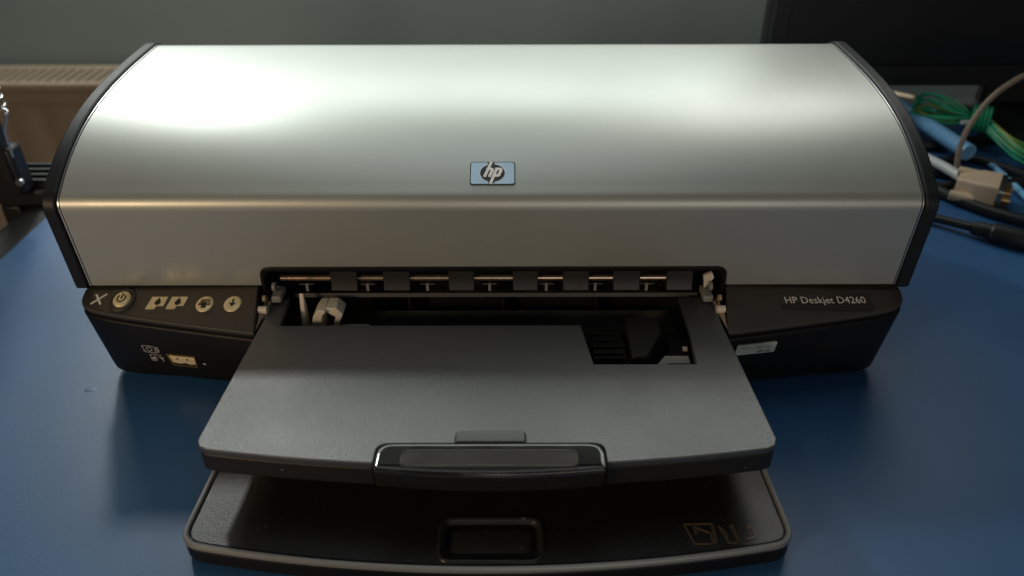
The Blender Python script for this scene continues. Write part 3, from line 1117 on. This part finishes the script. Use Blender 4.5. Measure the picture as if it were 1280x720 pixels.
# green wire bundle: several loops tied in the middle
gw = thing('wire_bundle', 'coiled bundle of green and yellow earth wires tied in the middle', 'wires', (0.41, 0.31, 0.0))
tie = Vector((0.4420, 0.332, 0.0300))
for i in range(9):
    rnd = lambda s: random.uniform(-s, s)
    h = .012 + .006 * i
    a = Vector((0.400 + rnd(.004), 0.366 + rnd(.008), .022 + rnd(.004) + i * .0015))
    top_ = Vector((0.400 + rnd(.005), 0.354 + rnd(.008), .026 + .0026 * i))
    mid_ = Vector((0.420 + rnd(.003), 0.342 + rnd(.008), .023 + .0024 * i))
    t0 = tie + Vector((rnd(.003), rnd(.003), rnd(.004)))
    t1 = t0 + Vector((.006, -.004, rnd(.001)))
    e1 = Vector((0.458, 0.278 + rnd(.010), .020 + rnd(.006)))
    e2 = Vector((0.500, 0.258 + rnd(.014), .014 + rnd(.006)))
    bot_ = Vector((0.422 + rnd(.003), 0.345 + rnd(.006), .021 + rnd(.003) + .001 * i))
    path = [e2, e1, t1, t0, mid_, top_, a, bot_, t0 + Vector((.001, .002, -.003)), t1 + Vector((0, 0, -.003)), e1 + Vector((0, rnd(.006), -.004)), e2 + Vector((0, rnd(.006), -.003))]
    obj('wire', tb(crom(path, 8), .00115, 8), 'yellow' if i in (1, 4) else 'green', gw)
obj('wire', tb(crom([tie, (0.412, 0.33, .03), (0.396, 0.365, .024), (0.385, 0.41, .026), (0.37, 0.44, .02)], 8), .0015, 8), 'green', gw)
bm = bmesh.new()
pts = []
for i in range(64):
    a = 2 * math.pi * i / 13
    s = i / 64 - .5
    pts.append(tie + Vector((.003, -.002, -.001)) + Vector((s * .013, -s * .010, 0)) + Vector((0.5 * math.cos(a) * .0095, .8 * math.cos(a) * .0095, math.sin(a) * .0115)))
tube(bm, pts, .0014, 8)
obj('binding_wire', bm, 'green', gw)
obj('wire_label', bx(0.4135, 0.422, 0.305, 0.3075, .033, .0365), 'white', gw, bevel=.0004)

# white cable into the beige connector
vc = thing('video_connector', 'beige plug connector on a thick white cable beside the printer', 'connector', (0.39, 0.21, 0.0))
obj('cable', tb(crom([(0.352, 0.345, .006), (0.364, 0.315, .008), (0.3745, 0.290, .011), (0.382, 0.262, .0125), (0.387, 0.240, .0125), (0.3885, 0.228, .0125)], 8), .0042, 14), 'white', vc)
ax = Vector((.030, -.020, 0)).normalized()
sdv = Vector((ax.y * -1, ax.x, 0))
cb = Vector((0.3800, 0.2230, 0.0))


def con(a, s, z):
    return cb + ax * a + sdv * s + Vector((0, 0, z))


bm = bmesh.new()
secs = []
for a, hw, z0, z1 in ((-.004, .0075, .005, .020), (.000, .0095, .004, .0215), (.006, .0125, .002, .0225), (.012, .0165, .0005, .0235), (.026, .0172, .0003, .0240)):
    secs.append([con(a, p[0], p[1]) for p in rrect(-hw, hw, z0, z1, .003, 4)])
loft(bm, secs)
obj('connector_hood', bm, 'beige', vc, bevel=.0006, angle=40)
bm = bmesh.new()
loft(bm, [[con(a, p[0], p[1]) for p in rrect(-.0160, .0160, .0040, .0200, .002, 3)] for a in (.0262, .0300)])
obj('connector_flange', bm, 'chrome', vc)
bm = bmesh.new()
loft(bm, [[con(a, p[0], p[1]) for p in rrect(-.0105, .0105, .0060, .0180, .002, 3)] for a in (.0302, .0350)])
obj('connector_shell', bm, 'brass', vc)
for s in (-.0135, .0135):
    obj('thumb_screw', tb([con(-.006, s, .0185 if s > 0 else .008), con(.012, s, .0185 if s > 0 else .008)], .0042, 14), 'beige', vc, bevel=.0004)
    obj('screw_tip', tb([con(.0301, s * .93, .012), con(.0360, s * .93, .012)], .0016, 10), 'brass', vc)

tag(obj('thin_cable', tb(crom([(0.3915, 0.2470, .006), (0.3885, 0.2500, .016), (0.3870, 0.2530, .032), (0.3905, 0.2560, .050), (0.4040, 0.2640, .0690), (0.4260, 0.2780, .0790), (0.4540, 0.2940, .0830), (0.500, 0.31, .075), (0.56, 0.32, .04), (0.60, 0.30, .003)], 8), .0023, 10), 'cable_brown'),
    'thin brown cable arching up from beside the beige connector', 'cable')
# black leads lying behind and in front of the connector
leads = [([(0.34, 0.30, .0035), (0.371, 0.274, .0035), (0.392, 0.262, .0035), (0.43, 0.256, .0035), (0.50, 0.23, .0035)], .0034, 'black lead crossing under the white cable'),
         ([(0.375, 0.30, .004), (0.398, 0.290, .004), (0.425, 0.300, .004), (0.455, 0.262, .004), (0.47, 0.22, .004), (0.49, 0.16, .004)], .0040, 'black lead curving round the open end of the blue tube'),
         ([(0.30, 0.30, .005), (0.345, 0.262, .005), (0.372, 0.215, .005), (0.398, 0.182, .005), (0.44, 0.160, .005), (0.52, 0.150, .005)], .0045, 'black power lead running along the front of the cable pile'),
         ([(0.31, 0.34, .004), (0.352, 0.290, .004), (0.362, 0.252, .005), (0.375, 0.238, .004), (0.40, 0.250, .004), (0.46, 0.238, .004), (0.54, 0.20, .004)], .0036, 'thin black lead passing behind the beige connector'),
         ([(0.33, 0.40, .005), (0.375, 0.345, .005), (0.402, 0.325, .005), (0.44, 0.335, .005), (0.50, 0.345, .005), (0.6, 0.36, .005)], .0045, 'black lead lying under the blue corrugated tube')]
for pth, r, lab in leads:
    tag(obj('black_lead', tb(crom(pth, 8), r, 10), 'rubber'), lab, 'cable', 'black leads in the cable pile')
pl = thing('plug', 'black cable plug with a brass tip lying in front of the beige connector', 'plug', (0.375, 0.142, 0.0))
a, b_ = Vector((0.358, 0.160, .0078)), Vector((0.393, 0.135, .0078))
obj('plug_body', tb([a, a.lerp(b_, .08), a.lerp(b_, .3), a.lerp(b_, .34), a.lerp(b_, .9), b_], 1, 16, [.0045, .0055, .0058, .0072, .0074, .0066]), 'rubber', pl, angle=30)
obj('plug_tip', tb([b_, b_ + (b_ - a).normalized() * .014], .0035, 12), 'brass', pl)
obj('cord', tb(crom([a, (0.342, 0.176, .006), (0.325, 0.19, .004), (0.31, 0.22, .004), (0.30, 0.26, .004)], 6), .0034, 10), 'rubber', pl)
# coil of black cord
ck = thing('cord_coil', 'loops of black cord coiled behind the beige connector', 'cable', (0.445, 0.235, 0.0))
for i in range(5):
    bm = bmesh.new()
    c0 = Vector((0.447 + i * .004, 0.232 + i * .003, .0215))
    pts = [c0 + Vector((.011 * math.cos(t) * .5, .016 * math.cos(t) * .9, .0185 * math.sin(t))) for t in [2 * math.pi * k / 24 for k in range(25)]]
    tube(bm, pts, .0024, 8)
    obj('cord_loop', bm, 'rubber', ck)
bm = bmesh.new()
loft(bm, [[(0.400, 0.436, .0003), (0.436, 0.424, .0003), (0.442, 0.440, .0003), (0.406, 0.452, .0003)], [(0.403, 0.437, .0180), (0.430, 0.428, .0150), (0.436, 0.439, .0140), (0.409, 0.450, .0175)]])
tag(obj('adapter', bm, 'beige', bevel=.002, segs=3), 'small beige adapter block lying at the back under the monitor', 'adapter')

# ------------------------------------------------------------------ desk lamp foot and arm at the left
lp_ = thing('desk_lamp', 'black spring arm desk lamp clamped to the desk corner edge', 'desk lamp', (-0.39, 0.24, 0.0))
bm = bmesh.new()
box(bm, -.4120, -.3720, .216, .262, -.0018, .0120)
box(bm, -.4120, -.3960, .216, .262, -.0500, -.0018)
box(bm, -.4120, -.3650, .222, .256, -.0500, -.0420)
obj('clamp', bm, 'rubber', lp_, bevel=.002)
obj('clamp_screw', tb([(-.378, .239, -.0420), (-.378, .239, -.0290)], .004, 12), 'chrome', lp_)
for i in range(4):
    y = .222 + i * .0105
    obj('clamp_fin', bx(-.4080, -.3700, y, y + .0045, .0120, .0190), 'monitor', lp_, bevel=.0008)
obj('pivot_post', tb([(-.4000, .225, .010), (-.4000, .225, .034)], .0075, 16), 'rubber', lp_)
arms = [((-.3990, .2150, .022), (-.4060, .2300, .34)), ((-.3870, .2090, .022), (-.3935, .2240, .34))]
for a, b_ in arms:
    a, b_ = Vector(a), Vector(b_)
    bm = bmesh.new()
    d = (b_ - a).normalized()
    s1 = d.cross(Vector((0, 1, 0))).normalized()
    s2 = d.cross(s1)
    loft(bm, [[p + s1 * u * .0035 + s2 * v * .0055 for u, v in ((-1, -1), (1, -1), (1, 1), (-1, 1))] for p in (a, b_)])
    obj('arm_bar', bm, 'rubber', lp_, bevel=.001)
obj('pivot_plate', bx(-.4040, -.3800, .2060, .2240, .012, .052), 'rubber', lp_, bevel=.003)
obj('pivot_bolt', tb([(-.3805, .2045, .0245), (-.3805, .2075, .0245)], .0030, 14), 'chrome', lp_)
pts = []
for i in range(330):
    a = 2 * math.pi * i / 11
    s = i / 330
    c0 = Vector((-.3790, .2100, .0800)).lerp(Vector((-.3830, .2180, .26)), s)
    pts.append(c0 + Vector((.0060 * math.cos(a), .0060 * math.sin(a), 0)))
obj('spring', tb(pts, .0009, 6), 'chrome', lp_)
obj('spring_hook', tb(crom([(-.3735, .2100, .0800), (-.3760, .2095, .0740), (-.3790, .2090, .0680), (-.3800, .2088, .0560), (-.3800, .2085, .0450)], 6), .0010, 8), 'chrome', lp_)
